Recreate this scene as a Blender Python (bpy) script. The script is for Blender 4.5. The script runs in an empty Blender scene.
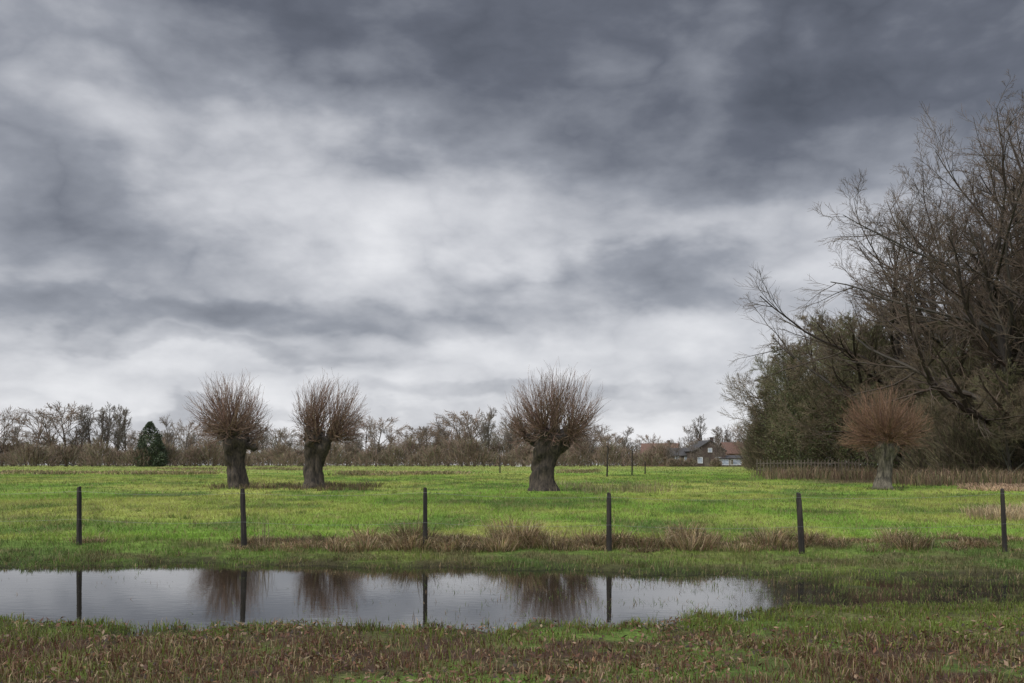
import bpy, math, numpy as np
from mathutils import Vector
F=995.6; H0=1.6; HZ=465.0
sc=bpy.context.scene
rng=np.random.default_rng(7)
# ------------------------------------------------------------ noise
def vnoise(x,y,seed=0):
    T=np.random.default_rng(1000+seed).random((256,256))
    xi=np.floor(x).astype(int); yi=np.floor(y).astype(int)
    fx=x-xi; fy=y-yi; fx=fx*fx*(3-2*fx); fy=fy*fy*(3-2*fy)
    a=T[xi&255,yi&255]; b=T[(xi+1)&255,yi&255]; c=T[xi&255,(yi+1)&255]; d=T[(xi+1)&255,(yi+1)&255]
    return (a*(1-fx)+b*fx)*(1-fy)+(c*(1-fx)+d*fx)*fy
def fbm(x,y,o=4,seed=0):
    s=0;a=.5;t=0
    for i in range(o):
        s=s+a*vnoise(x*2**i+17.3*i,y*2**i-9.1*i,seed+i); t+=a; a*=.5
    return s/t
def sst(a,b,x):
    t=np.clip((x-a)/(b-a),0,1); return t*t*(3-2*t)
WZ=-0.06
def zprof(y): return np.interp(y,[0,17,18.5,46.5,100,200,260],[0,0,.12,.48,.76,1.2,1.25])
_t=np.geomspace(5,250,4000); _p=HZ+F*(H0-zprof(_t))/_t
def yat(py): return float(np.interp(-py,-_p,_t))
fx_=[-40,-24,-16,-8.7,-6,-1.5,1.4,3.5,5.7,9,14,20]
fy_=[13,13.6,15.8,16.4,16.9,16.4,15.7,15.1,15.0,14.6,13.4,12.2]
nx_=[-40,-24,-12,-5.5,-3.1,-.6,1.2,2.8,4.5,6,10,20]
ny_=[13,12.3,10.9,10.1,9.7,9.95,10.3,10.7,11.0,11.3,12.0,12.2]
def sdpond(x,y):
    sd=np.minimum(np.interp(x,fx_,fy_)-y, y-np.interp(x,nx_,ny_))
    return sd+(fbm(x*.9,y*1.3,4,3)-.5)*1.6+(fbm(x*4,y*5,3,9)-.5)*1.0
def terr(x,y):
    x=np.asarray(x,float);y=np.asarray(y,float)
    sd=sdpond(x,y)
    z=(fbm(x*1.7,y*1.7,4,20)-.5)*.07+(fbm(x*.12,y*.12,3,30)-.5)*.10*sst(20,32,y)
    r=sst(2.5,4.2,x)
    dep=sst(-.35,.9,sd)*(.15*(1-r)+.096*r)
    z=z*(1-.3*sst(0,.5,sd)*(1-r))+r*sst(0,.6,sd)*(fbm(x*1.7,y*2.6,3,44)-.5)*.14-dep
    z=z+zprof(y)+sst(17.8,18.4,y)*(1-sst(18.8,19.4,y))*.12*(fbm(x*1.2,y,3,51)-.2)
    return z
# ------------------------------------------------------------ mesh helper
def build(name,parts,mats,smooth=False,parent=None):
    me=bpy.data.meshes.new(name)
    V=[];C=[];off=0;li=[];ls=[];mi=[];tot=0
    hascol=any(p.get('c') is not None for p in parts)
    for p in parts:
        v=np.asarray(p['v'],float).reshape(-1,3); f=np.asarray(p['f'],int)
        V.append(v)
        if hascol:
            c=p.get('c'); c=np.ones((len(v),3))*.5 if c is None else np.broadcast_to(np.asarray(c,float),(len(v),3))
            C.append(np.c_[c,np.ones(len(v))])
        li.append((f+off).ravel()); k=f.shape[1]; n=len(f)
        ls.append(tot+np.arange(n)*k); tot+=n*k; mi.append(np.full(n,p.get('m',0))); off+=len(v)
    V=np.concatenate(V);li=np.concatenate(li);ls=np.concatenate(ls);mi=np.concatenate(mi)
    me.vertices.add(len(V)); me.vertices.foreach_set('co',V.ravel().astype(np.float32))
    me.loops.add(len(li)); me.loops.foreach_set('vertex_index',li.astype(np.int32))
    me.polygons.add(len(ls)); me.polygons.foreach_set('loop_start',ls.astype(np.int32))
    me.update(calc_edges=True)
    if not isinstance(mats,(list,tuple)): mats=[mats]
    for m in mats: me.materials.append(m)
    me.polygons.foreach_set('material_index',mi.astype(np.int32))
    me.polygons.foreach_set('use_smooth',np.full(len(ls),smooth))
    if hascol:
        at=me.color_attributes.new('Col','FLOAT_COLOR','POINT')
        at.data.foreach_set('color',np.concatenate(C).ravel().astype(np.float32))
    me.update()
    ob=bpy.data.objects.new(name,me); sc.collection.objects.link(ob)
    if parent: ob.parent=parent
    return ob
def empty(name,loc=(0,0,0)):
    e=bpy.data.objects.new(name,None); e.location=loc; sc.collection.objects.link(e); return e
def nrm(v): return v/np.maximum(np.linalg.norm(v,axis=-1,keepdims=True),1e-9)
def tubes(P,R,sides=3,c=None,m=0):
    N,K,_=P.shape
    ax=nrm(P[:,-1]-P[:,0]); ref=np.where(np.abs(ax[:,2:3])>.9,[[1.,0,0]],[[0,0,1.]])
    u=nrm(np.cross(ax,ref)); v=np.cross(ax,u)
    a=np.arange(sides)*2*np.pi/sides
    V=P[:,:,None,:]+R[:,:,None,None]*(np.cos(a)[None,None,:,None]*u[:,None,None,:]+np.sin(a)[None,None,:,None]*v[:,None,None,:])
    idx=np.arange(N*K*sides).reshape(N,K,sides)
    A=idx[:,:-1,:];B=np.roll(A,-1,axis=2);D=idx[:,1:,:];E=np.roll(D,-1,axis=2)
    Fc=np.stack([A,B,E,D],-1).reshape(-1,4)
    d=dict(v=V.reshape(-1,3),f=Fc,m=m)
    if c is not None:
        d['c']=np.repeat(c,K*sides,axis=0) if np.ndim(c)==2 else c
    return d
def box(x0,x1,y0,y1,z0,z1,m=0):
    v=[(x,y,z) for z in (z0,z1) for y in (y0,y1) for x in (x0,x1)]
    f=[(0,2,3,1),(4,5,7,6),(0,1,5,4),(1,3,7,5),(3,2,6,7),(2,0,4,6)]
    return dict(v=v,f=f,m=m)
# ------------------------------------------------------------ materials
def mat(name,col=(.2,.2,.2),col2=None,scale=5,rough=.85,bump=0,attr=False,trans=0,stretch=(1,1,1),spec=.3,bscale=None):
    m=bpy.data.materials.new(name); m.use_nodes=True; nt=m.node_tree; N=nt.nodes; L=nt.links
    b=N['Principled BSDF']; b.inputs['Roughness'].default_value=rough; b.inputs['Specular IOR Level'].default_value=spec
    tc=N.new('ShaderNodeNewGeometry'); mp=N.new('ShaderNodeMapping'); mp.inputs['Scale'].default_value=stretch
    L.new(tc.outputs['Position'],mp.inputs['Vector'])
    no=N.new('ShaderNodeTexNoise'); no.inputs['Scale'].default_value=scale; no.inputs['Detail'].default_value=4; no.inputs['Roughness'].default_value=.65
    L.new(mp.outputs[0],no.inputs['Vector'])
    if attr:
        at=N.new('ShaderNodeAttribute'); at.attribute_name='Col'
        mr=N.new('ShaderNodeMapRange'); mr.inputs['From Min'].default_value=.3; mr.inputs['From Max'].default_value=.7
        mr.inputs['To Min'].default_value=.6; mr.inputs['To Max'].default_value=1.45
        L.new(no.outputs[0],mr.inputs['Value'])
        mx=N.new('ShaderNodeVectorMath'); mx.operation='SCALE'
        L.new(at.outputs['Color'],mx.inputs[0]); L.new(mr.outputs[0],mx.inputs['Scale']); out=mx.outputs[0]
    else:
        cr=N.new('ShaderNodeValToRGB'); cr.color_ramp.elements[0].position=.35; cr.color_ramp.elements[1].position=.65
        cr.color_ramp.elements[0].color=(*col,1); cr.color_ramp.elements[1].color=(*(col2 or col),1)
        L.new(no.outputs[0],cr.inputs[0]); out=cr.outputs[0]
    L.new(out,b.inputs['Base Color'])
    if bump:
        bp=N.new('ShaderNodeBump'); bp.inputs['Strength'].default_value=bump; bp.inputs['Distance'].default_value=.05
        if bscale:
            n2=N.new('ShaderNodeTexNoise'); n2.inputs['Scale'].default_value=bscale; n2.inputs['Detail'].default_value=3
            L.new(mp.outputs[0],n2.inputs['Vector']); L.new(n2.outputs[0],bp.inputs['Height'])
        else: L.new(no.outputs[0],bp.inputs['Height'])
        L.new(bp.outputs[0],b.inputs['Normal'])
    return m
def plain(name,rough=.7,spec=.2,trans=0):
    m=bpy.data.materials.new(name); m.use_nodes=True; N=m.node_tree.nodes; L=m.node_tree.links
    b=N['Principled BSDF']; b.inputs['Roughness'].default_value=rough; b.inputs['Specular IOR Level'].default_value=spec
    at=N.new('ShaderNodeAttribute'); at.attribute_name='Col'; L.new(at.outputs['Color'],b.inputs['Base Color'])
    if trans:
        t=N.new('ShaderNodeBsdfTranslucent'); L.new(at.outputs['Color'],t.inputs[0]); ms=N.new('ShaderNodeMixShader'); ms.inputs[0].default_value=trans
        L.new(b.outputs[0],ms.inputs[1]); L.new(t.outputs[0],ms.inputs[2]); L.new(ms.outputs[0],N['Material Output'].inputs[0])
    return m
M_ground=mat('ground_soil_grass',attr=True,scale=9,bump=.9,rough=.95,bscale=22,spec=.1)
M_blade=plain('grass_blades',.6,.25,.35)
M_wbark=mat('willow_bark',(.012,.010,.008),(.058,.045,.032),7,bump=1,stretch=(1.6,1.6,.35))
M_twig=plain('willow_shoots')
M_tree=plain('tree_twigs')
M_leaf=plain('evergreen_foliage',.6,.25,.2)
M_post=mat('weathered_post',(.008,.007,.006),(.032,.026,.02),14,bump=.8,stretch=(1,1,.15))
M_wire=mat('galvanised_wire',(.12,.12,.12),(.2,.2,.2),10,rough=.5)
# ------------------------------------------------------------ ground
g=lambda a,b,n: np.geomspace(a,b,n)
xs=np.concatenate([-g(2500,14,70)[:-1],np.arange(-14,14,.1),g(14,2500,70)])
ys=np.concatenate([np.arange(-60,4,4),np.arange(4,22,.085),g(22,3500,170)])
X,Y=np.meshgrid(xs,ys); Z=terr(X,Y)
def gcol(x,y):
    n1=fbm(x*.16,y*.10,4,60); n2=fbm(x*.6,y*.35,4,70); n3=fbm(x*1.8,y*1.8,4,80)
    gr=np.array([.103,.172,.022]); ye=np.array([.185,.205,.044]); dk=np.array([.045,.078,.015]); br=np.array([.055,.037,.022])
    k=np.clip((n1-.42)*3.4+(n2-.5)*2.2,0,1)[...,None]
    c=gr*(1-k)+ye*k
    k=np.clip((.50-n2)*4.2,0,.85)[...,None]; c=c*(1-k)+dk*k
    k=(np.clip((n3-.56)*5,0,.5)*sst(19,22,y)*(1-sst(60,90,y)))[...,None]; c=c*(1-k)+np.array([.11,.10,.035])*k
    k=((1-sst(17.8,20.3,y))*.66)[...,None]; c=c*(1-k)+np.array([.052,.076,.018])*k  # darker green towards the pond: cloud shadow painted into the ground colour
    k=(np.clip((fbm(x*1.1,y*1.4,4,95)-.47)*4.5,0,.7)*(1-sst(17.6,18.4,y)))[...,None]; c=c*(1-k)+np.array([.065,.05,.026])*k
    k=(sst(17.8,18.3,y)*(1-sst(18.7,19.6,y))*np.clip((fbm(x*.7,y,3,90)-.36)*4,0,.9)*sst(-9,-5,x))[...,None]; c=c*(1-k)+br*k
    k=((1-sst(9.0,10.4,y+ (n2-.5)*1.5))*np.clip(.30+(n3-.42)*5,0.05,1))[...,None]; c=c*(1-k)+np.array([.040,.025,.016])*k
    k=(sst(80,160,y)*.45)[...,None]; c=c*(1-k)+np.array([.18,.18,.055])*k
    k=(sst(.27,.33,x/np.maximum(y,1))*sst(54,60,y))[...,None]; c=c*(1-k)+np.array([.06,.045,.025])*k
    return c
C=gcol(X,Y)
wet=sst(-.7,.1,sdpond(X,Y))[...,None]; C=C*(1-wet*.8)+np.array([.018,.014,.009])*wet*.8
nx,ny=len(xs),len(ys); I=np.arange(nx*ny).reshape(ny,nx)
Fc=np.stack([I[:-1,:-1],I[:-1,1:],I[1:,1:],I[1:,:-1]],-1).reshape(-1,4)
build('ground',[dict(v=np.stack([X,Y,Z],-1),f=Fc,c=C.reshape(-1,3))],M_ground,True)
# ------------------------------------------------------------ water
mw=bpy.data.materials.new('pond_water'); mw.use_nodes=True; N=mw.node_tree.nodes; L=mw.node_tree.links
b=N['Principled BSDF']; b.inputs['Base Color'].default_value=(.009,.008,.006,1); b.inputs['Roughness'].default_value=.015; b.inputs['IOR'].default_value=2.4
b.inputs['Specular IOR Level'].default_value=1.0
tc=N.new('ShaderNodeNewGeometry'); mp=N.new('ShaderNodeMapping'); mp.inputs['Scale'].default_value=(1,2.2,1); L.new(tc.outputs[0],mp.inputs[0])
no=N.new('ShaderNodeTexNoise'); no.inputs['Scale'].default_value=5.0; no.inputs['Detail'].default_value=3; L.new(mp.outputs[0],no.inputs[0])
bp=N.new('ShaderNodeBump'); bp.inputs['Strength'].default_value=.03; bp.inputs['Distance'].default_value=.02; L.new(no.outputs[0],bp.inputs['Height']); L.new(bp.outputs[0],b.inputs['Normal'])
build('pond_water',[dict(v=[(-30,8,WZ),(24,8,WZ),(24,18,WZ),(-30,18,WZ)],f=[(0,1,2,3)])],mw)
# ------------------------------------------------------------ grass blades
def blades(x,y,h,w,lean,col,seg=1,z=None,az=None):
    n=len(x); z=terr(x,y)-.005 if z is None else z
    a=rng.uniform(0,2*np.pi,n); la=rng.uniform(0,2*np.pi,n) if az is None else az
    u=np.stack([np.cos(a),np.sin(a),np.zeros(n)],-1)*w[:,None]*.5
    B=np.stack([x,y,z],-1); d=np.stack([np.cos(la),np.sin(la),np.zeros(n)],-1)*(h*lean)[:,None]
    up=np.zeros((n,3)); up[:,2]=h
    if seg==1:
        V=np.stack([B-u,B+u,B+up+d],1).reshape(-1,3); f=np.arange(3*n).reshape(n,3)
        return [dict(v=V,f=f,c=np.repeat(col,3,0))]
    Mi=B+up*.62+d*.3
    drop=up*(1-.35*np.clip(lean,0,2)[:,None])
    V=np.stack([B-u,B+u,Mi+u*.75,Mi-u*.75,B+drop+d],1).reshape(-1,3); i=np.arange(n)*5
    q=np.stack([i,i+1,i+2,i+3],-1); t=np.stack([i+3,i+2,i+4],-1)
    c=np.repeat(col,5,0)
    return [dict(v=V,f=q,c=c),dict(v=V,f=t,c=c)]
def scat(n,y0,y1,k=.62):
    y=np.sqrt(rng.uniform(y0*y0,y1*y1,n)); x=rng.uniform(-1,1,n)*(k*y+1.0)
    return x,y
def jit(c,n,s=.25):
    return c*rng.uniform(1-s,1+s,(n,1))*rng.uniform(.93,1.07,(n,3))
parts=[]
for (n,y0,y1,hh,ww) in [(95000,4.5,11.5,.085,.0075),(110000,13.5,20.5,.085,.009),(140000,20.5,40,.08,.018),(100000,40,90,.09,.035),(30000,90,200,.12,.10)]:
    x,y=scat(n,y0,y1,.62 if y0<80 else .6)
    z=terr(x,y); ok=z>WZ-.012
    ok&=rng.random(n)<np.clip(fbm(x*2.5,y*2.5,3,120)*2.6-.5,.12,1) if y1<25 else True
    x,y,z=x[ok],y[ok],z[ok]; n=len(x)
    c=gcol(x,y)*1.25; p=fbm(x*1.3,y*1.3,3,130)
    br=(rng.random(n)<(.13 if y0>12 else .0)); c[br]=np.array([.20,.16,.08])
    if y0<12:
        litp=np.clip((1.2-sst(8.4,9.9,y))*(.28+1.1*fbm(x*1.6,y*2.,3,133)),0,.9)*.9
        lit=rng.random(n)<litp
        c=np.where(lit[:,None],np.where(rng.random((n,1))<.68,[[.095,.050,.027]],[[.24,.18,.10]]),[[.100,.130,.022]])
    c=jit(c,n,.38); h=hh*rng.uniform(.4,1.5,n)*(.3+1.4*p)
    parts+=blades(x,y,h,ww*rng.uniform(.6,1.4,n),rng.uniform(.1,1.2,n),c,2 if y1<25 else 1,z-.004)
n=210000
x=rng.uniform(-14,12,n); y=rng.uniform(9.2,17.5,n); z=terr(x,y); sd=sdpond(x,y)
p=np.where(x>2.4,.42*np.clip((fbm(x*1.1,y*2.8,3,150)-.49)*8,0,1)*sst(2.4,4.2,x)+.015,0)+.26*(1-sst(0,.9,sd))*np.clip((fbm(x*2,y*3,3,155)-.42)*6,0,1)+.24*sst(-3,2.8,x)*np.clip((fbm(x*2.0,y*4.,3,160)-.50)*9,0,1)+.06*np.clip((fbm(x*1.2,y*3.,3,161)-.60)*9,0,1)+.0015
ok=(z<WZ)&(rng.random(n)<p); x,y,z=x[ok],y[ok],z[ok]; n=len(x)
h=(WZ-z)+rng.uniform(.010,.075,n)
c=jit(np.where(rng.random((n,1))<.38,[[.12,.085,.045]],[[.065,.09,.018]]),n,.4)
parts+=blades(x,y,h,rng.uniform(.005,.011,n),rng.uniform(0,.9,n),c,2,z)
x,y=scat(900,20.5,75); x=np.repeat(x,26)+rng.normal(0,.10,900*26); y=np.repeat(y,26)+rng.normal(0,.08,900*26); n=len(x)
hh=np.repeat(rng.uniform(.05,.18,900),26)*rng.uniform(.4,1.1,n)
parts+=blades(x,y,hh,np.full(n,.016),rng.uniform(.05,.8,n),jit(np.repeat(np.array([[.05,.085,.014],[.12,.105,.04],[.08,.12,.02]])[rng.integers(0,3,900)],26,0),n,.3),1)
build('grass',parts,M_blade)
n=24000; x,y=scat(n,4.5,10.3); z=terr(x,y); ok=(z>WZ)&(rng.random(n)<np.clip(fbm(x*1.5,y*1.8,3,170)*3.4-1.1,.03,1)); x,y,z=x[ok],y[ok],z[ok]; n=len(x)
s=rng.uniform(.010,.034,n); a=rng.uniform(0,6.28,n); t=rng.uniform(-.8,.8,(n,2))
u=np.stack([np.cos(a),np.sin(a),t[:,0]],-1)*s[:,None]; v=np.stack([-np.sin(a),np.cos(a),t[:,1]],-1)*s[:,None]*.45
P=np.stack([x,y,z+rng.uniform(.005,.06,n)],-1)
V=np.stack([P-u,P-v,P+u*rng.uniform(.6,1.3,(n,1)),P+v],1).reshape(-1,3)
cc=np.array([[.11,.050,.026],[.07,.035,.02],[.16,.085,.045],[.20,.14,.085],[.04,.028,.02]])[rng.integers(0,5,n)]
build('leaf_litter',[dict(v=V,f=np.arange(4*n).reshape(n,4),c=np.repeat(jit(cc,n,.3),4,0))],M_blade)
# ------------------------------------------------------------ clumps of long grass
def clumps(name,cx,cy,n,h,spread,pal,w=.008,lean=(.3,1.3),jitc=.3):
    cx=np.asarray(cx,float);cy=np.asarray(cy,float); k=len(cx); h=np.broadcast_to(h,(k,))
    x=np.repeat(cx,n)+rng.normal(0,spread,n*k); y=np.repeat(cy,n)+rng.normal(0,spread*.6,n*k)
    az=np.arctan2(y-np.repeat(cy,n),x-np.repeat(cx,n))+rng.normal(0,.6,n*k)
    hh=np.repeat(h,n)*rng.uniform(.35,1.1,n*k)
    pal=np.array(pal); c=jit(pal[rng.integers(0,len(pal),n*k)],n*k,jitc)*np.repeat(rng.uniform(.5,1.35,(k,1)),n,0)
    return build(name,blades(x,y,hh,w*rng.uniform(.6,1.4,n*k),rng.uniform(*lean,n*k),c,2,None,az),M_blade)
DRY=[[.27,.19,.10],[.16,.10,.055],[.08,.05,.028],[.36,.28,.17],[.11,.12,.03]]
cx=[];cy=[];ch=[];
for a,b,k,hh in [(255,290,5,.16),(300,352,10,.22),(362,396,8,.38),(398,420,8,.52),(424,450,5,.36),(452,500,10,.30),(500,532,9,.60),(530,560,6,.36),(556,606,10,.30),(618,652,8,.34),(652,690,9,.54),(686,720,7,.40),(736,762,5,.28),(766,796,8,.46),(796,846,7,.28),(868,920,7,.32),(940,1010,8,.18),(84,104,3,.22),(235,730,70,.17),(730,1020,28,.14)]:
    for _ in range(k):
        yy=rng.uniform(17.7,19.0); cx.append((rng.uniform(a,b)-512)/F*yy); cy.append(yy); ch.append(hh*rng.uniform(.35,1.25))
clumps('dry_grass_tussocks',cx,cy,150,ch,.12,DRY,.009,(.2,1.8))
q=[(265,.95),(268,.7),(262,.6),(418,.8),(522,.6),(770,.45),(776,.5),(663,.5),(700,.4),(570,.4),(340,.4),(480,.45)]
cxs=[];cys=[];hs=[]
for a,hh in q:
    for _ in range(2): yy=rng.uniform(18.,18.8); cxs.append((a+rng.uniform(-4,4)-512)/F*yy); cys.append(yy); hs.append(hh)
clumps('dead_weed_stems',cxs,cys,4,hs,.05,[[.13,.10,.06],[.2,.16,.1]],.008,(.05,.35))
def pxb(a,b,p0,p1,n):
    y=np.array([yat(v) for v in rng.uniform(p0,p1,n)]); return (rng.uniform(a,b,n)-512)/F*y,y
def pxc(a,b,y0,y1,n):
    y=rng.uniform(y0,y1,n); return (rng.uniform(a,b,n)-512)/F*y,y
clumps('straw_reeds',*pxb(966,1065,511,521,44),60,.36,.22,[[.46,.37,.22],[.36,.27,.15],[.28,.21,.12]],.015,(.2,1.1))
q=[];qy=[]
for _ in range(70):
    q.append(rng.uniform(2.4,9.5));qy.append(rng.uniform(10.4,15.2))
for _ in range(110):
    x=rng.uniform(-9,4); s_=rng.random()<.6; y=(np.interp(x,nx_,ny_)+rng.normal(.25,.3)) if s_ else (np.interp(x,fx_,fy_)+rng.normal(0,.3)); q.append(x);qy.append(y)
clumps('marsh_grass_clumps',q,qy,60,rng.uniform(.05,.13,len(q)),.09,[[.09,.115,.022],[.06,.085,.018],[.15,.11,.06],[.09,.06,.035]],.008,(.2,1.2))
BR=[[.10,.065,.04],[.07,.045,.028],[.15,.11,.065],[.09,.085,.035]]
c1=pxb(212,300,485,490,24); c2=pxb(295,380,486,491,30)
clumps('bramble_undergrowth',np.r_[c1[0],c2[0]],np.r_[c1[1],c2[1]],45,.36,.28,BR,.022,(.1,1.2))
clumps('sedge_tufts',*pxb(555,665,484,494,44),26,.38,.4,[[.19,.18,.07],[.15,.12,.06],[.26,.22,.13]],.016,(.05,.5))
parts_x=[];parts_y=[]
for a,b,y0,y1,k in [(-60,160,90,115,60),(155,215,90,110,25),(345,465,85,110,55),(160,330,130,170,50),(560,600,100,130,14)]:
    q=pxc(a,b,y0,y1,k); parts_x.append(q[0]);parts_y.append(q[1])
clumps('rough_grass_band',np.concatenate(parts_x),np.concatenate(parts_y),50,.36,.9,[[.28,.22,.12],[.18,.13,.07],[.13,.13,.045]],.08)
qa=pxc(765,1160,66,90,170); qb=pxc(895,1160,50,66,130)
clumps('reed_bed',np.r_[qa[0],qb[0]],np.r_[qa[1],qb[1]],60,rng.uniform(.5,1.2,300),.7,[[.15,.10,.065],[.10,.068,.042],[.20,.15,.09],[.10,.10,.04]],.04,(.05,.6))
clumps('cut_reed_pile',*pxb(970,1040,487,491,18),80,.32,.4,[[.40,.27,.18],[.28,.19,.12]],.03,(.5,1.8))
clumps('willow_base_grass',*pxb(862,903,488,490,10),40,.2,.2,[[.08,.11,.03],[.11,.09,.045]],.022)
# ------------------------------------------------------------ wire fence
fe=empty('wire_fence')
posts=[(79,487,545,0,0),(244,489,547,-.03,0),(425,488,549,0,.02),(609,493,550,.0,0),(802,493,552,-.06,0),(1005,489,552,-.04,.02),(-110,488,545,.03,0),(1215,488,553,.02,0)]
tops=[]
for i,(px,t,bt,lx,ly) in enumerate(posts):
    yd=yat(bt+1.0); x=(px-512)/F*yd; zb=float(terr(np.array([x]),np.array([yd]))[0])
    hh=(HZ-t)/F*yd+H0-zb
    K=9; s=10; tt=np.linspace(-.12,1,K); r=.046+.006*math.sin(i*2.1)
    V=[]
    for j,q in enumerate(tt):
        rr=r*(1.05-.12*max(q,0))*(1 if j<K-1 else .78)
        for m_ in range(s):
            a=m_*2*math.pi/s; k=rr*(1+.07*math.sin(3*a+i)+.05*math.sin(7*q+a*2))
            V.append((x+lx*q+k*math.cos(a),yd+ly*q+k*math.sin(a),zb+hh*q+(.012*math.cos(a+i) if j==K-1 else 0)))
    V.append((x+lx,yd+ly,zb+hh+.012)); f4=[];f3=[]
    for j in range(K-1):
        for m_ in range(s): f4.append((j*s+m_,j*s+(m_+1)%s,(j+1)*s+(m_+1)%s,(j+1)*s+m_))
    for m_ in range(s): f3.append(((K-1)*s+m_,(K-1)*s+(m_+1)%s,K*s))
    build('post_%d'%(i+1),[dict(v=V,f=f4),dict(v=V,f=f3)],M_post,False,fe)
    tops.append((x,yd,zb,hh,lx,ly,r))
tops.sort()
WP=[]
for wh in (.45,.93):
    for A,B in zip(tops[:-1],tops[1:]):
        p0=np.array([A[0]+A[4]*wh,A[1]-A[6]-.004,A[2]+A[3]*wh]); p1=np.array([B[0]+B[4]*wh,B[1]-B[6]-.004,B[2]+B[3]*wh])
        q=np.linspace(0,1,9)[:,None]; P=p0*(1-q)+p1*q; P[:,2]-=.05*4*(q*(1-q))[:,0]; WP.append(P)
WP=np.array(WP); build('wires',[tubes(WP,np.full(WP.shape[:2],.0016),5)],M_wire,True,fe)
# ------------------------------------------------------------ growth
def grow(S,D,Ln,r0,r1,K,wig,up):
    N=len(S); P=np.zeros((N,K,3)); P[:,0]=S; d=nrm(D)
    for k in range(1,K):
        d=nrm(d+rng.normal(0,wig,(N,3))+np.array([0,0,1])*up)
        P[:,k]=P[:,k-1]+d*(Ln/(K-1))[:,None]
    t=np.linspace(0,1,K)[None]; R=r0[:,None]*(1-t)+r1[:,None]*t
    return P,R
def spawn(P,R,n,t0,ang,ratio,K,wig,up,r1f=.25,rmin=.006,taperlen=.55,rf=.6,tmax=1.):
    N,KK,_=P.shape; idx=np.repeat(np.arange(N),n); m=len(idx)
    t=(t0+(tmax-t0)*((np.tile(np.arange(n),N)+rng.random(m))/n))
    f=t*(KK-1); i=np.minimum(f.astype(int),KK-2); fr=(f-i)[:,None]
    S=P[idx,i]*(1-fr)+P[idx,i+1]*fr; T=nrm(P[idx,i+1]-P[idx,i]); Rr=R[idx,i]*(1-fr[:,0])+R[idx,i+1]*fr[:,0]
    Ln=np.linalg.norm(np.diff(P,axis=1),axis=2).sum(1)[idx]
    rv=nrm(rng.normal(0,1,(m,3))); u=nrm(np.cross(T,rv))
    a=np.radians(ang)*rng.uniform(.6,1.3,m)
    D=T*np.cos(a)[:,None]+u*np.sin(a)[:,None]
    ll=Ln*ratio*(1-taperlen*t)*rng.uniform(.6,1.3,m)
    r0=np.maximum(Rr*rf,rmin); return grow(S,D,ll,r0,np.maximum(r0*r1f,rmin*.7),K,wig,up)
def tree_parts(H,R0,lv,bark,twig,trunkfrac=.8,lean=(0,0),rmin=.008,rf0=.6):
    P,R=grow(np.array([[0,0,-.3]]),np.array([[lean[0],lean[1],1.]]),np.array([H*trunkfrac]),np.array([R0]),np.array([R0*.18]),9,.05,.04)
    R[:,0]*=1.35
    out=[tubes(P,R,9,np.array([bark]))]
    for j,l in enumerate(lv):
        P,R=spawn(P,R,*l,rmin=rmin,rf=rf0 if j<2 else .6)
        f=(j+1)/len(lv); f=f*f; c=np.array(bark)*(1-f)+np.array(twig)*f
        out.append(tubes(P,R,6 if j==0 else (4 if j==1 else 3),jit(np.tile(c,(len(P),1)),len(P),.25)))
    return out
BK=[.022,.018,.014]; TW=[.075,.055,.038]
def big(seed,H,R0,n1=13,ang=52,up=.05,ratio=.72,t0=.22,bark=BK,twig=TW,rmin=.010,dens=(9,8,8),lean=(0,0),sub=(.58,.55,.65),rf0=.7):
    global rng
    rng=np.random.default_rng(seed)
    return tree_parts(H,R0,[(n1,t0,ang,ratio,10,.085,up),(dens[0],.15,42,sub[0],7,.11,.03),(dens[1],.12,38,sub[1],5,.13,.02),(dens[2],.1,36,sub[2],4,.13,.02)],bark,twig,lean=lean,rmin=rmin,rf0=rf0)
def gz(x,y): return float(terr(np.array([x]),np.array([y]))[0])
def place(ob,px,yd,s=1,rot=0,sz=None):
    x=(px-512)/F*yd; ob.location=(x,yd,gz(x,yd)); ob.rotation_euler=(0,0,rot); ob.scale=(s,s,sz or s); return ob
def inst(src,name,px,yd,s,rot,parent=None,sz=None):
    o=bpy.data.objects.new(name,src.data); sc.collection.objects.link(o); place(o,px,yd,s,rot,sz)
    if parent: o.parent=parent
    return o
A=build('bare_tree',big(11,21,.44,19,60,.03,.92,.10,rmin=.010,dens=(8,7,7),lean=(-.08,0)),M_tree); place(A,1020,64,1.0,0)
B=build('bare_tree',big(12,24,.42,19,48,.05,.75,.14,rmin=.010,dens=(8,8,7)),M_tree); place(B,1070,66,1.03,1.0)
Cc=build('bare_tree',big(13,21,.36,18,54,.04,.86,.10,rmin=.010,dens=(8,8,7)),M_tree); place(Cc,962,78,1.08,2.0)
inst(A,'bare_tree',1130,58,1.05,2.2); inst(B,'bare_tree',1012,80,1.18,4); inst(Cc,'bare_tree',1045,70,1.1,1); inst(B,'bare_tree',1100,80,1.15,5.2)
inst(Cc,'bare_tree',905,92,1.15,4.4); inst(A,'bare_tree',985,92,1.25,3.3); inst(Cc,'bare_tree',1190,68,1.15,3); inst(B,'bare_tree',945,94,1.16,.6)
OL=[.105,.100,.050]
D=build('alder_tree',big(14,15,.2,20,42,.06,.54,.06,[.040,.038,.028],OL,.012,(9,8,8),sub=(.6,.62,.8),rf0=.6),M_tree); place(D,800,108,1.05,0)
E=build('alder_tree',big(15,15,.19,18,46,.05,.58,.05,[.045,.038,.028],[.12,.095,.06],.012,(9,8,8),sub=(.6,.62,.8),rf0=.6),M_tree); place(E,850,100,1.1,0)
r2=np.random.default_rng(5)
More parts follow.
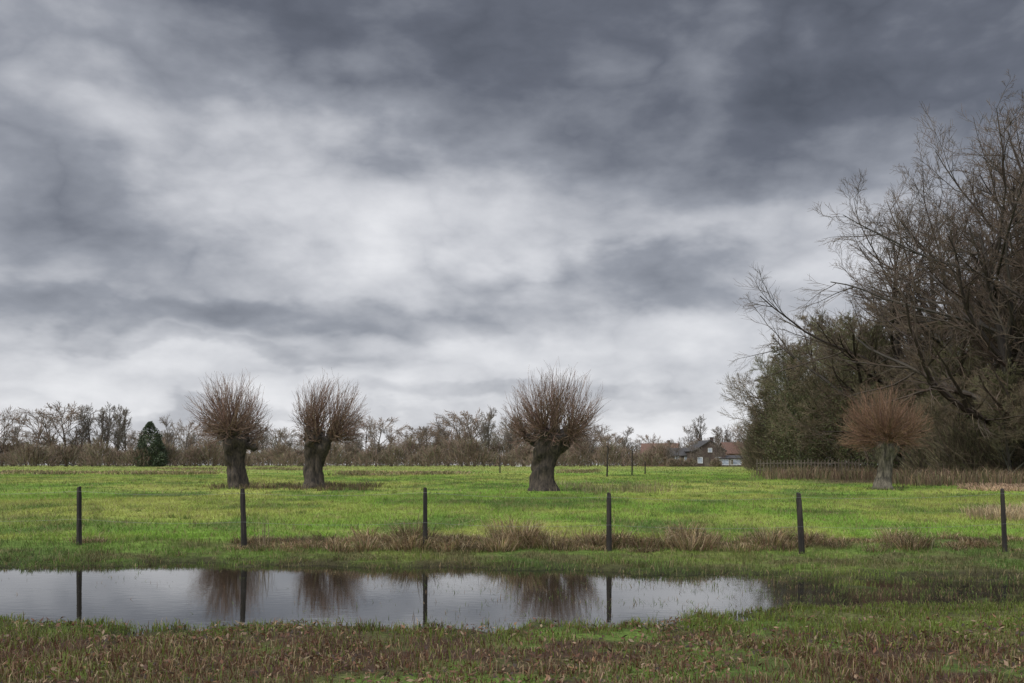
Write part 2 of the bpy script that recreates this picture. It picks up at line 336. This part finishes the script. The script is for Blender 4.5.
for i,(px,yd,s) in enumerate([(772,120,.9),(786,114,1.15),(822,112,1.3),(838,118,1.4),(874,95,1.15),(895,104,1.3),(925,94,1.15),(960,92,1.15),(1000,76,.85),(905,84,.75),(940,78,.75),(1075,76,.9),(1130,80,.9),(965,68,.55),(1010,62,.55),(1050,60,.6)]):
    inst([D,E][i%2],'alder_tree',px,yd,s,r2.uniform(0,6.28))
def thicket(name,cs,n,col,lenr=(.6,1.8),r=.012,mats=M_tree):
    parts=[]
    for (x,y,rx,ry,h) in cs:
        z=gz(x,y); a=rng.uniform(0,6.28,n); q=np.sqrt(rng.random(n)); zz=rng.random(n)**.9
        k=np.sqrt(np.clip(1-zz**2.2,0.02,1)); S=np.stack([x+rx*q*k*np.cos(a),y+ry*q*k*np.sin(a),z+zz*h*.85],-1)
        Dr=np.stack([np.cos(a)*.5,np.sin(a)*.5,np.ones(n)],-1)+rng.normal(0,.45,(n,3))
        P,R=grow(S,Dr,rng.uniform(*lenr,n)*(h/6),np.full(n,r),np.full(n,r*.5),4,.18,.03)
        parts.append(tubes(P,R,3,jit(np.array(col)[rng.integers(0,len(col),n)],n,.35)))
    return build(name,parts,mats)
cs=[]
rng=np.random.default_rng(21)
for px,yd,h in [(762,126,5),(775,118,7),(795,115,9),(815,112,9.5),(835,106,10),(855,108,10.5),(875,100,9),(900,98,10),(925,92,9.5),(950,90,9),(975,84,8),(1005,80,8),(1035,80,8),(1070,78,8),(1110,78,8),(1150,78,8),(935,70,3.0),(965,67,3.6),(990,66,4.2),(1015,65,4.2),(1045,64,4.5),(1080,63,5)]:
    cs.append(((px-512)/F*yd,yd,3.6 if h>5.5 else 2.2,3 if h>5.5 else 1.6,h))
thicket('woodland_thicket',cs,2900,[[.095,.080,.048],[.075,.078,.036],[.115,.09,.056],[.045,.038,.028]],(.9,2.4),.017)
def leaves(name,cs,n,size,cols):
    parts=[]
    for (x,y,rx,ry,z0,h,pw) in cs:
        zz=rng.random(n); a=rng.uniform(0,6.28,n)
        prof=np.sin(np.clip(zz,0,1)**pw*np.pi*.92+.12)
        lump=.55+.85*vnoise(np.cos(a)*1.7+x,np.sin(a)*1.7+zz*8+y,77); q=(rng.random(n)**.40)*lump
        P=np.stack([x+rx*prof*q*np.cos(a),y+ry*prof*q*np.sin(a),gz(x,y)+z0+zz*h+.5*(lump-1)],-1)
        u=nrm(rng.normal(0,1,(n,3)))*size; v=nrm(np.cross(u,rng.normal(0,1,(n,3))))*size*.6; s=rng.uniform(.5,1.3,(n,1))
        V=np.stack([P-u*s,P-v*s,P+u*s,P+v*s],1).reshape(-1,3)
        c=jit(np.array(cols)[rng.integers(0,len(cols),n)],n,.35)*(.5+1.*vnoise(a*2,zz*9,78))[:,None]
        parts.append(dict(v=V,f=np.arange(4*n).reshape(n,4),c=np.repeat(c,4,0)))
    return build(name,parts,M_leaf)
ec=[]
for px,yd,h,w in [(778,110,9,2.6),(800,104,11,2.8),(826,102,12,3.0),(850,96,11,2.8),(875,90,8,2.4),(905,90,8,2.6),(935,84,7,2.6),(985,76,7,2.6),(1015,74,6,2.4)]:
    ec.append(((px-512)/F*yd,yd,w,w,0.2,h,.8))
leaves('ivy_undergrowth',ec,3600,.08,[[.055,.072,.024],[.075,.085,.032],[.09,.078,.045]])
# ------------------------------------------------------------ distant treeline
rng=np.random.default_rng(31)
tl=empty('distant_treeline'); src=[]
for i in range(5):
    c=[[.13,.105,.085],[.16,.115,.08],[.115,.10,.08],[.14,.12,.09],[.15,.125,.10]][i]  # paler, greyer twig colours: slight distance haze put into the albedo
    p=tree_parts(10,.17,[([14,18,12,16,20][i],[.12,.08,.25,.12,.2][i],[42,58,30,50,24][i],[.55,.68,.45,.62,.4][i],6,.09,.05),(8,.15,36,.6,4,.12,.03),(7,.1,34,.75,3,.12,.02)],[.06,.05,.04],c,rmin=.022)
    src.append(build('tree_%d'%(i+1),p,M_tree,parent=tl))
k=0
def dt(px,yd,top,i=None,w=1.):
    global k
    Hh=(HZ-top)/F*yd+H0-1.2; s=Hh/9.7*1.1; i=rng.integers(0,5) if i is None else i
    if k<5: place(src[k],px,yd,s*w,rng.uniform(0,6.28),s)
    else: inst(src[i],'tree_%d'%(k+1),px,yd,s*w,rng.uniform(0,6.28),tl,s)
    k+=1
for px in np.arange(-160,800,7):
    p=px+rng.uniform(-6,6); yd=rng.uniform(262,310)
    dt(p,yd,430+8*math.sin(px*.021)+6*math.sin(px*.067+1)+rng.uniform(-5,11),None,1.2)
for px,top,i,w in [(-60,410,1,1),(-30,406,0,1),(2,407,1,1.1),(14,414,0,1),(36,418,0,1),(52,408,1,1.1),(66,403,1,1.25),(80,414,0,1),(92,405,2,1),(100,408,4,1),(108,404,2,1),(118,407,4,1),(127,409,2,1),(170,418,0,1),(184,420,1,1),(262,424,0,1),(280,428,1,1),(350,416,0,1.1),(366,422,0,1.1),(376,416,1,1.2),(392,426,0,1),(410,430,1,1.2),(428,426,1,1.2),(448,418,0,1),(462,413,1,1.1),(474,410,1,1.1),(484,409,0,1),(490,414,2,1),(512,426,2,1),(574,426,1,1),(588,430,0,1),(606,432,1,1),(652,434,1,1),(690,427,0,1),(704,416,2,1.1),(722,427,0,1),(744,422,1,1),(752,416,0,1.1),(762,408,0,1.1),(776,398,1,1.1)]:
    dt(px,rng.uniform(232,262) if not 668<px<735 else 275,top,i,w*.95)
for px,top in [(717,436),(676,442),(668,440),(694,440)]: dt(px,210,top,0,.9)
cs=[]
for px in np.arange(-150,800,8):
    yd=rng.uniform(215,250)
    if 668<px<752: yd=rng.uniform(265,290)
    cs.append(((px-512)/F*yd,yd,rng.uniform(2.5,4),2,rng.uniform(2.4,5.8)))
for px in (672,680,690,716,748,755): cs.append(((px-512)/F*205,205,1.3,1,1.5))
thicket('distant_hedgerow',cs,480,[[.15,.105,.075],[.11,.085,.06],[.12,.11,.06],[.17,.125,.09]],(1.2,3.2),.045)
cx0=(150-512)/F*218
leaves('evergreen_tree',[(cx0,218,3.8,3.3,-.4,10.2,.50),(cx0-2.1,219,1.9,1.7,-.2,6.8,.5),(cx0+2.1,217,1.9,1.7,-.2,7.4,.5)],4600,.19,[[.032,.050,.024],[.055,.07,.035],[.045,.052,.03]])
# ------------------------------------------------------------ pollard willows
def willow(pxb_,yb,head,crown,R0,nsh,seed,cols,bark):
    global rng
    rng=np.random.default_rng(seed)
    yd=yat(yb); s=yd/F; kk=s*F/66.
    def w(px,py): return np.array([(px-pxb_)*s,0,(yb-py)*s])
    e=empty('pollard_willow',((pxb_-512)*s,yd,gz((pxb_-512)*s,yd)))
    hc=w(*head); NT=30; tt=np.linspace(0,1,NT)
    cen=np.array([hc*q+kk*np.array([.20*math.sin(q*5+seed)*(1-q),.08*math.sin(q*5),0]) for q in tt]); cen[0,2]-=.2
    rad=R0*np.interp(tt,[0,.07,.2,.35,.5,.65,.78,.88,.95,1],[1.3,1.1,.98,.92,.90,.98,1.12,1.26,1.3,1.1])
    S=36;V=[]
    for j in range(NT):
        a=np.arange(S)*2*np.pi/S
        ca,sa=np.cos(a)*1.6+5,np.sin(a)*1.6+5
        lump=1+.12*np.sin(3*a+seed+tt[j]*2)+.08*np.sin(5*a+tt[j]*5+seed)+.50*(vnoise(ca+seed*3+tt[j]*2,sa+tt[j]*6.,300)-.5)*(.6+tt[j])+.22*(vnoise(ca*3+tt[j]*9,sa*3+tt[j]*7.,301)-.5)
        for m_ in range(S): V.append(cen[j]+rad[j]*lump[m_]*np.array([math.cos(a[m_]),math.sin(a[m_]),0]))
    V.append(cen[-1]+np.array([0,0,.2])); V=np.array(V)
    f4=[(j*S+m_,j*S+(m_+1)%S,(j+1)*S+(m_+1)%S,(j+1)*S+m_) for j in range(NT-1) for m_ in range(S)]
    f3=[((NT-1)*S+m_,(NT-1)*S+(m_+1)%S,NT*S) for m_ in range(S)]
    parts=[dict(v=V,f=f4),dict(v=V,f=f3)]
    nb=16; a=np.arange(nb)*2*math.pi/nb+rng.uniform(0,.6,nb); D=np.stack([np.cos(a),np.sin(a),rng.uniform(.3,1.7,nb)],-1)
    Sx=hc+np.stack([np.cos(a),np.sin(a),np.zeros(nb)],-1)*R0*.45-np.stack([np.zeros(nb),np.zeros(nb),rng.uniform(.2,1.4,nb)*R0],-1)
    P,R=grow(Sx,D,rng.uniform(.75,1.6,nb)*R0*1.6,rng.uniform(.34,.5,nb)*R0,np.full(nb,R0*.25),8,.24,.14)
    R*=rng.uniform(.85,1.2,R.shape); R[:,-2]*=1.5; R[:,-3]*=1.15; R[:,-1]*=.6
    parts.append(tubes(P,R,9)); tips=P[:,4:,:].reshape(-1,3)
    build('trunk',parts,bark,True,e)
    x0,x1,y0,y1=crown; cc=w((x0+x1)/2,(y0+y1)/2); rx=(x1-x0)/2*s; rz=(y1-y0)/2*s
    n=nsh
    dz=rng.uniform(-.72,1,n); a=rng.uniform(0,6.28,n); q=np.sqrt(np.clip(1-dz*dz,0,1))
    env=rng.uniform(.5,1.0,n)**.8*(1.02+.18*(vnoise(np.cos(a)*1.4+9,np.sin(a)*1.4+dz*2.5+9,310+seed)-.4)); long_=rng.random(n)<.06; env[long_]*=1.08
    T=cc+np.stack([np.cos(a)*q*rx,np.sin(a)*q*rx,dz*rz],-1)*env[:,None]
    d2=((T[:,None]-tips[None])**2).sum(-1)+rng.uniform(0,4*kk*kk,(n,len(tips))); o=tips[d2.argmin(1)]+rng.normal(0,.12*kk,(n,3))
    K=7; t=np.linspace(0,1,K)[None,:,None]; mid=(o+T)/2; out=T-hc; out[:,2]=0
    ctrl=mid+out*.06-np.array([0,0,1])*.06*np.linalg.norm(out,axis=1)[:,None]+rng.normal(0,.22*kk,(n,3))
    P=(1-t)**2*o[:,None]+2*t*(1-t)*ctrl[:,None]+t*t*T[:,None]+rng.normal(0,.035*kk,(n,K,3))
    r0=rng.uniform(.013,.026,n)*kk; R=r0[:,None]*(1-.72*np.linspace(0,1,K))[None]
    cols=np.array(cols)
    pr=[tubes(P,R,4,jit(cols[rng.integers(0,len(cols),n)],n,.3))]
    P2,R2=spawn(P,R,4,.25,26,.36,4,.07,.03,rmin=.0064*kk)
    pr.append(tubes(P2,R2,3,jit(cols[rng.integers(0,len(cols),len(P2))],len(P2),.3)))
    build('shoots',pr,M_twig,False,e)
    return e
RC=[[.12,.074,.054],[.15,.095,.068],[.07,.045,.034],[.19,.13,.095]]
willow(235,488,(236,436),(187,273,372,460),.42,600,1,RC,M_wbark)
willow(311,488.5,(321,438),(290,370,377,460),.44,600,2,RC,M_wbark)
willow(543,491,(551,438),(498,607,367,468),.53,820,3,RC,M_wbark)
M_wb2=mat('willow_bark_mossy',(.025,.022,.017),(.13,.115,.085),7,bump=1,stretch=(1.6,1.6,.35))
willow(885,489,(886,444),(837,929,384,464),.34,700,4,[[.13,.075,.046],[.16,.096,.058],[.09,.054,.035]],M_wb2)
# ------------------------------------------------------------ far timber fence, poles
rng=np.random.default_rng(41)
M_wood=mat('grey_timber',(.05,.04,.03),(.12,.10,.075),8,stretch=(1,1,.3))
tf=empty('timber_fence'); parts=[]
yd=92
for px in np.arange(757,862,3.4):
    y=yd-(px-757)*.06; x=(px-512)/F*y; z=gz(x,y); hh=1.35+rng.uniform(-.12,.12)
    parts.append(box(x-.05,x+.05,y-.02,y+.02,z-.1,z+hh))
build('palings',parts,M_wood,False,tf); parts=[]
for zz in (.45,1.05):
    P=np.array([[((px-512)/F*(yd-(px-757)*.06),yd-(px-757)*.06+.06,gz((px-512)/F*yd,yd)+zz) for px in np.linspace(756,863,12)]]); parts.append(tubes(P,np.full((1,12),.04),4))
build('rails',parts,M_wood,False,tf)
for px,pb,pt in [(607,477,447),(632,475,450),(645,474,462),(500,473,458)]:
    yy=yat(pb); hh=(pb-pt)/F*yy
    x=(px-512)/F*yy; P,R=grow(np.array([[0,0,-.2]]),np.array([[.01,0,1.]]),np.array([hh+.2]),np.array([.07]),np.array([.05]),7,.01,0)
    o=build('stake_pole',[tubes(P,R,8),tubes(np.array([[[0,0,hh-.01],[.0,0,hh+.12]]]),np.array([[.08,.02]]),8)],M_post); o.location=(x,yy,gz(x,yy))
# ------------------------------------------------------------ houses
M_brick=mat('dark_brick',(.040,.030,.025),(.07,.05,.04),3); M_slate=mat('dark_slate_roof',(.022,.021,.021),(.045,.042,.04),3)
M_tile=mat('clay_tiles',(.070,.042,.032),(.11,.060,.042),3); M_white=mat('white_render',(.5,.5,.48),(.62,.62,.60),2); M_glass=mat('window_glass',(.10,.12,.15),(.3,.33,.38),1,rough=.15,spec=.8); M_redb=mat('red_brick',(.11,.065,.048),(.15,.085,.06),3)
def house(name,px,yd,wd,dp,eh,rh,mw_,mr_,chim=True,rot=0,gable_front=False,wins=None,zoff=0):
    x=(px-512)/F*yd; e=empty(name,(x,yd,gz(x,yd)-.05+zoff)); e.rotation_euler=(0,0,rot)
    w=wd/2;d=dp/2
    if gable_front:
        V=[(-w,-d,0),(w,-d,0),(w,d,0),(-w,d,0),(-w,-d,eh),(w,-d,eh),(w,d,eh),(-w,d,eh),(0,-d,eh+rh),(0,d,eh+rh)]
        f4=[(0,1,5,4),(1,2,6,5),(2,3,7,6),(3,0,4,7)]; f3=[(4,5,8),(6,7,9)]
        sl=[((-w-.25,eh-.25*rh/w),(0,eh+rh)),((0,eh+rh),(w+.25,eh-.25*rh/w))]; parts=[]
        for (xa,za),(xb,zb) in sl:
            v=[(xa,-d-.3,za+.04),(xb,-d-.3,zb+.04),(xb,d+.3,zb+.04),(xa,d+.3,za+.04)]; v+=[(p[0],p[1],p[2]+.16) for p in v]
            parts.append(dict(v=v,f=[(0,3,2,1),(4,5,6,7),(0,1,5,4),(1,2,6,5),(2,3,7,6),(3,0,4,7)]))
    else:
        V=[(-w,-d,0),(w,-d,0),(w,d,0),(-w,d,0),(-w,-d,eh),(w,-d,eh),(w,d,eh),(-w,d,eh),(-w,0,eh+rh),(w,0,eh+rh)]
        f4=[(0,1,5,4),(1,2,6,5),(2,3,7,6),(3,0,4,7)]; f3=[(5,6,9),(7,4,8)]; parts=[]
        for (ya,za),(yb,zb) in [((-d-.25,eh-.25*rh/d),(0,eh+rh)),((0,eh+rh),(d+.25,eh-.25*rh/d))]:
            v=[(-w-.3,ya,za+.04),(w+.3,ya,za+.04),(w+.3,yb,zb+.04),(-w-.3,yb,zb+.04)]; v+=[(p[0],p[1],p[2]+.16) for p in v]
            parts.append(dict(v=v,f=[(0,3,2,1),(4,5,6,7),(0,1,5,4),(1,2,6,5),(2,3,7,6),(3,0,4,7)]))
    build('walls',[dict(v=V,f=f4),dict(v=V,f=f3)],mw_,False,e); build('roof',parts,mr_,False,e)
    wp=[];fp=[]
    for (a,zb,ww,hh) in (wins or [(-w*.6,1,.9,1.2),(w*.1,1,.9,1.2),(w*.6,1,.9,1.2)]):
        wp.append(box(a-ww/2,a+ww/2,-d-.03,-d-.005,zb,zb+hh)); fp.append(box(a-ww/2-.07,a+ww/2+.07,-d-.09,-d-.032,zb-.08,zb-.0)); fp.append(box(a-ww/2-.07,a-ww/2,-d-.07,-d-.032,zb,zb+hh)); fp.append(box(a+ww/2,a+ww/2+.07,-d-.07,-d-.032,zb,zb+hh)); fp.append(box(a-ww/2-.07,a+ww/2+.07,-d-.09,-d-.032,zb+hh,zb+hh+.07))
    build('windows',wp,M_glass,False,e); build('window_frames',fp,M_white,False,e)
    build('door',[box(-w*.22-.5,-w*.22+.5,-d-.05,-d-.006,0,2.1)],M_wood,False,e)
    if chim: build('chimney',[box(w*.5-.35,w*.5+.35,-.35,.35,eh+rh*.4,eh+rh+.8),box(w*.5-.42,w*.5+.42,-.42,.42,eh+rh+.8,eh+rh+.95)],M_brick,False,e)
    return e
house('brick_farmhouse',704,222,7.0,9,3.5,2.2,M_brick,M_slate,True,.1,True,[(-2.2,.9,1.,1.2),(1.9,.9,1.1,1.2),(0,3.3,.8,.8)])
house('dark_barn',683,226,6,6,2.5,1.6,M_brick,M_slate,False,0)
house('glazed_annexe',732,220,7.4,5,1.8,.6,M_brick,M_slate,False,0,False,[(-2.3,.5,2.1,1.1),(.4,.5,2.4,1.1),(2.7,.5,1.3,1.1)])
house('red_roofed_house',738,262,9,7,3.4,2.8,M_redb,M_tile,True,.2)
house('red_roofed_house',660,255,9,7,3.0,2.8,M_redb,M_tile,True,-.2)
house('white_cottage',526,238,5,5,2.2,1.6,M_white,M_tile,True,0)
# ------------------------------------------------------------ world
w=bpy.data.worlds.new('World'); sc.world=w; w.use_nodes=True; nt=w.node_tree; N=nt.nodes; L=nt.links
bg=N['Background']; wo=N['World Output']
def math_(op,a,b=None,c=None,clamp=False):
    m=N.new('ShaderNodeMath'); m.operation=op; m.use_clamp=clamp
    for i,v in enumerate([a,b,c]):
        if v is None: continue
        if isinstance(v,(int,float)): m.inputs[i].default_value=v
        else: L.new(v,m.inputs[i])
    return m.outputs[0]
def vm(op,a,b=None):
    m=N.new('ShaderNodeVectorMath'); m.operation=op
    for i,v in enumerate([a,b]):
        if v is None: continue
        if isinstance(v,(tuple,list)): m.inputs[i].default_value=v
        else: L.new(v,m.inputs[i])
    return m
def mr(v,a,b,c,d,smooth=True):
    m=N.new('ShaderNodeMapRange'); m.interpolation_type='SMOOTHSTEP' if smooth else 'LINEAR'
    L.new(v,m.inputs['Value'])
    for k_,q in zip(('From Min','From Max','To Min','To Max'),(a,b,c,d)): m.inputs[k_].default_value=q
    return m.outputs[0]
def noise(vec,scale,detail=6,rough=.55,dist=0):
    n_=N.new('ShaderNodeTexNoise'); L.new(vec,n_.inputs['Vector']); n_.inputs['Scale'].default_value=scale; n_.inputs['Detail'].default_value=detail; n_.inputs['Roughness'].default_value=rough; n_.inputs['Distortion'].default_value=dist; return n_
tc=N.new('ShaderNodeTexCoord'); d=tc.outputs['Generated']
sx=N.new('ShaderNodeSeparateXYZ'); L.new(d,sx.inputs[0]); dx,dy,dz=sx.outputs
zc=math_('ADD',math_('MAXIMUM',dz,0.0),.34); cb=N.new('ShaderNodeCombineXYZ'); L.new(math_('DIVIDE',dx,zc),cb.inputs[0]); L.new(math_('DIVIDE',dy,zc),cb.inputs[1])
p=cb.outputs[0]
n1=noise(p,2.1,6,.50,.0)
st=vm('MULTIPLY',d,(1,1,2.0)).outputs[0]
w2=noise(st,3.2,2,.5)
stw=vm('ADD',st,vm('SCALE',vm('SUBTRACT',w2.outputs['Color'],(.5,.5,.5)).outputs[0]).outputs[0])
stw.inputs[1].links[0].from_node.inputs['Scale'].default_value=.14
nb=noise(stw.outputs[0],7.0,5,.48); bil=math_('ABSOLUTE',math_('SUBTRACT',nb.outputs[0],.5))
nf=noise(st,17,5,.55)
wn=noise(st,5.5,5,.55)
warp=vm('MULTIPLY',vm('SUBTRACT',wn.outputs['Color'],(.5,.5,.5)).outputs[0],(.20,.0,.14)).outputs[0]
dw=vm('ADD',d,warp).outputs[0]
def lobe(px,py,wx,wy,amp,soft=1.5):
    v=np.array([(px-512)/F,1,(HZ-py)/F]); v/=np.linalg.norm(v)
    dd=vm('MULTIPLY',vm('SUBTRACT',dw,tuple(v)).outputs[0],(F/wx,F/wx,F/wy)).outputs[0]
    l=vm('LENGTH',dd).outputs['Value']
    return mr(l,0 if soft>1.3 else .4,soft,amp,0)
cr=N.new('ShaderNodeValToRGB'); L.new(dz,cr.inputs[0]); el=cr.color_ramp.elements
el[0].position=0; el[0].color=(.93,)*3+(1,); el[1].position=1; el[1].color=(.5,)*3+(1,)
for pz,v in [(.06,.90),(.12,.76),(.2,.58),(.3,.45),(.37,.35),(.43,.29)]:
    e=el.new(pz); e.color=(v,v,v,1)
sep=N.new('ShaderNodeSeparateColor'); L.new(cr.outputs[0],sep.inputs[0]); val=sep.outputs[0]
for a in [(335,190,170,75,.30),(545,235,165,58,.20),(240,140,120,70,.10),(50,45,120,60,.12),(790,250,170,45,.16,1.2),(170,378,230,26,.08,1.2),(570,345,190,36,.08,1.2),(50,230,170,60,-.18),(120,312,250,26,-.16,1.2),
          (700,130,260,55,-.10),(930,70,200,90,-.13),(650,285,190,30,-.14,1.2),(430,50,240,45,-.08),(380,308,150,22,-.10,1.2),(500,392,220,12,-.12,1.2),(250,412,240,10,-.12,1.2),(680,402,150,10,-.10,1.2),(200,350,200,9,-.08,1.2)]:
    val=math_('ADD',val,lobe(*a))
val=math_('ADD',val,math_('MULTIPLY',math_('SUBTRACT',n1.outputs[0],.5),.60))
val=math_('ADD',val,math_('MULTIPLY',math_('SUBTRACT',bil,.09),.85))
val=math_('ADD',val,math_('MULTIPLY',math_('SUBTRACT',nf.outputs[0],.5),.20))
c2=N.new('ShaderNodeValToRGB'); L.new(val,c2.inputs[0]); el=c2.color_ramp.elements
el[0].position=0; el[0].color=(.052,.058,.074,1); el[1].position=1; el[1].color=(.76,.765,.79,1)
for q,c in [(.25,(.12,.13,.16)),(.5,(.275,.29,.33)),(.75,(.53,.54,.575))]:
    e=el.new(q); e.color=(*c,1)
gain=math_('ADD',mr(dy,.15,-.6,1.0,3.6),mr(dz,.45,.9,0,6.2))  # added boost: unseen sky overhead and behind camera brightened to light the grass
cl=vm('SCALE',c2.outputs[0]); L.new(gain,cl.inputs['Scale'])
bg.inputs['Strength'].default_value=1.12; L.new(cl.outputs[0],bg.inputs['Color'])
sky=N.new('ShaderNodeTexSky'); sky.sky_type='NISHITA'; sky.sun_disc=False; sky.sun_elevation=math.radians(45); sky.sun_rotation=math.radians(235)
b2=N.new('ShaderNodeBackground'); b2.inputs['Strength'].default_value=.1; L.new(sky.outputs[0],b2.inputs[0])
mx=N.new('ShaderNodeMixShader'); mx.inputs[0].default_value=.95; L.new(b2.outputs[0],mx.inputs[1]); L.new(bg.outputs[0],mx.inputs[2]); L.new(mx.outputs[0],wo.inputs[0])
sl=bpy.data.lights.new('sun','SUN'); sl.energy=3.1; sl.angle=math.radians(12); sl.color=(1,.95,.86)
so=bpy.data.objects.new('sun',sl); sc.collection.objects.link(so)
el_=math.radians(45); az=math.radians(235); dv=Vector((math.sin(az)*math.cos(el_),math.cos(az)*math.cos(el_),math.sin(el_)))
so.rotation_euler=dv.to_track_quat('Z','Y').to_euler(); so.location=dv*50
# ------------------------------------------------------------ camera
cd=bpy.data.cameras.new('camera'); cd.lens=35; cd.sensor_width=36; cd.shift_y=(HZ-341.5)/1024; cd.clip_end=6000; cd.clip_start=.1
co=bpy.data.objects.new('camera',cd); sc.collection.objects.link(co); co.location=(0,0,H0); co.rotation_euler=(math.radians(90),0,0); sc.camera=co
sc.view_settings.view_transform='Standard'; sc.view_settings.look='None'; sc.view_settings.exposure=0
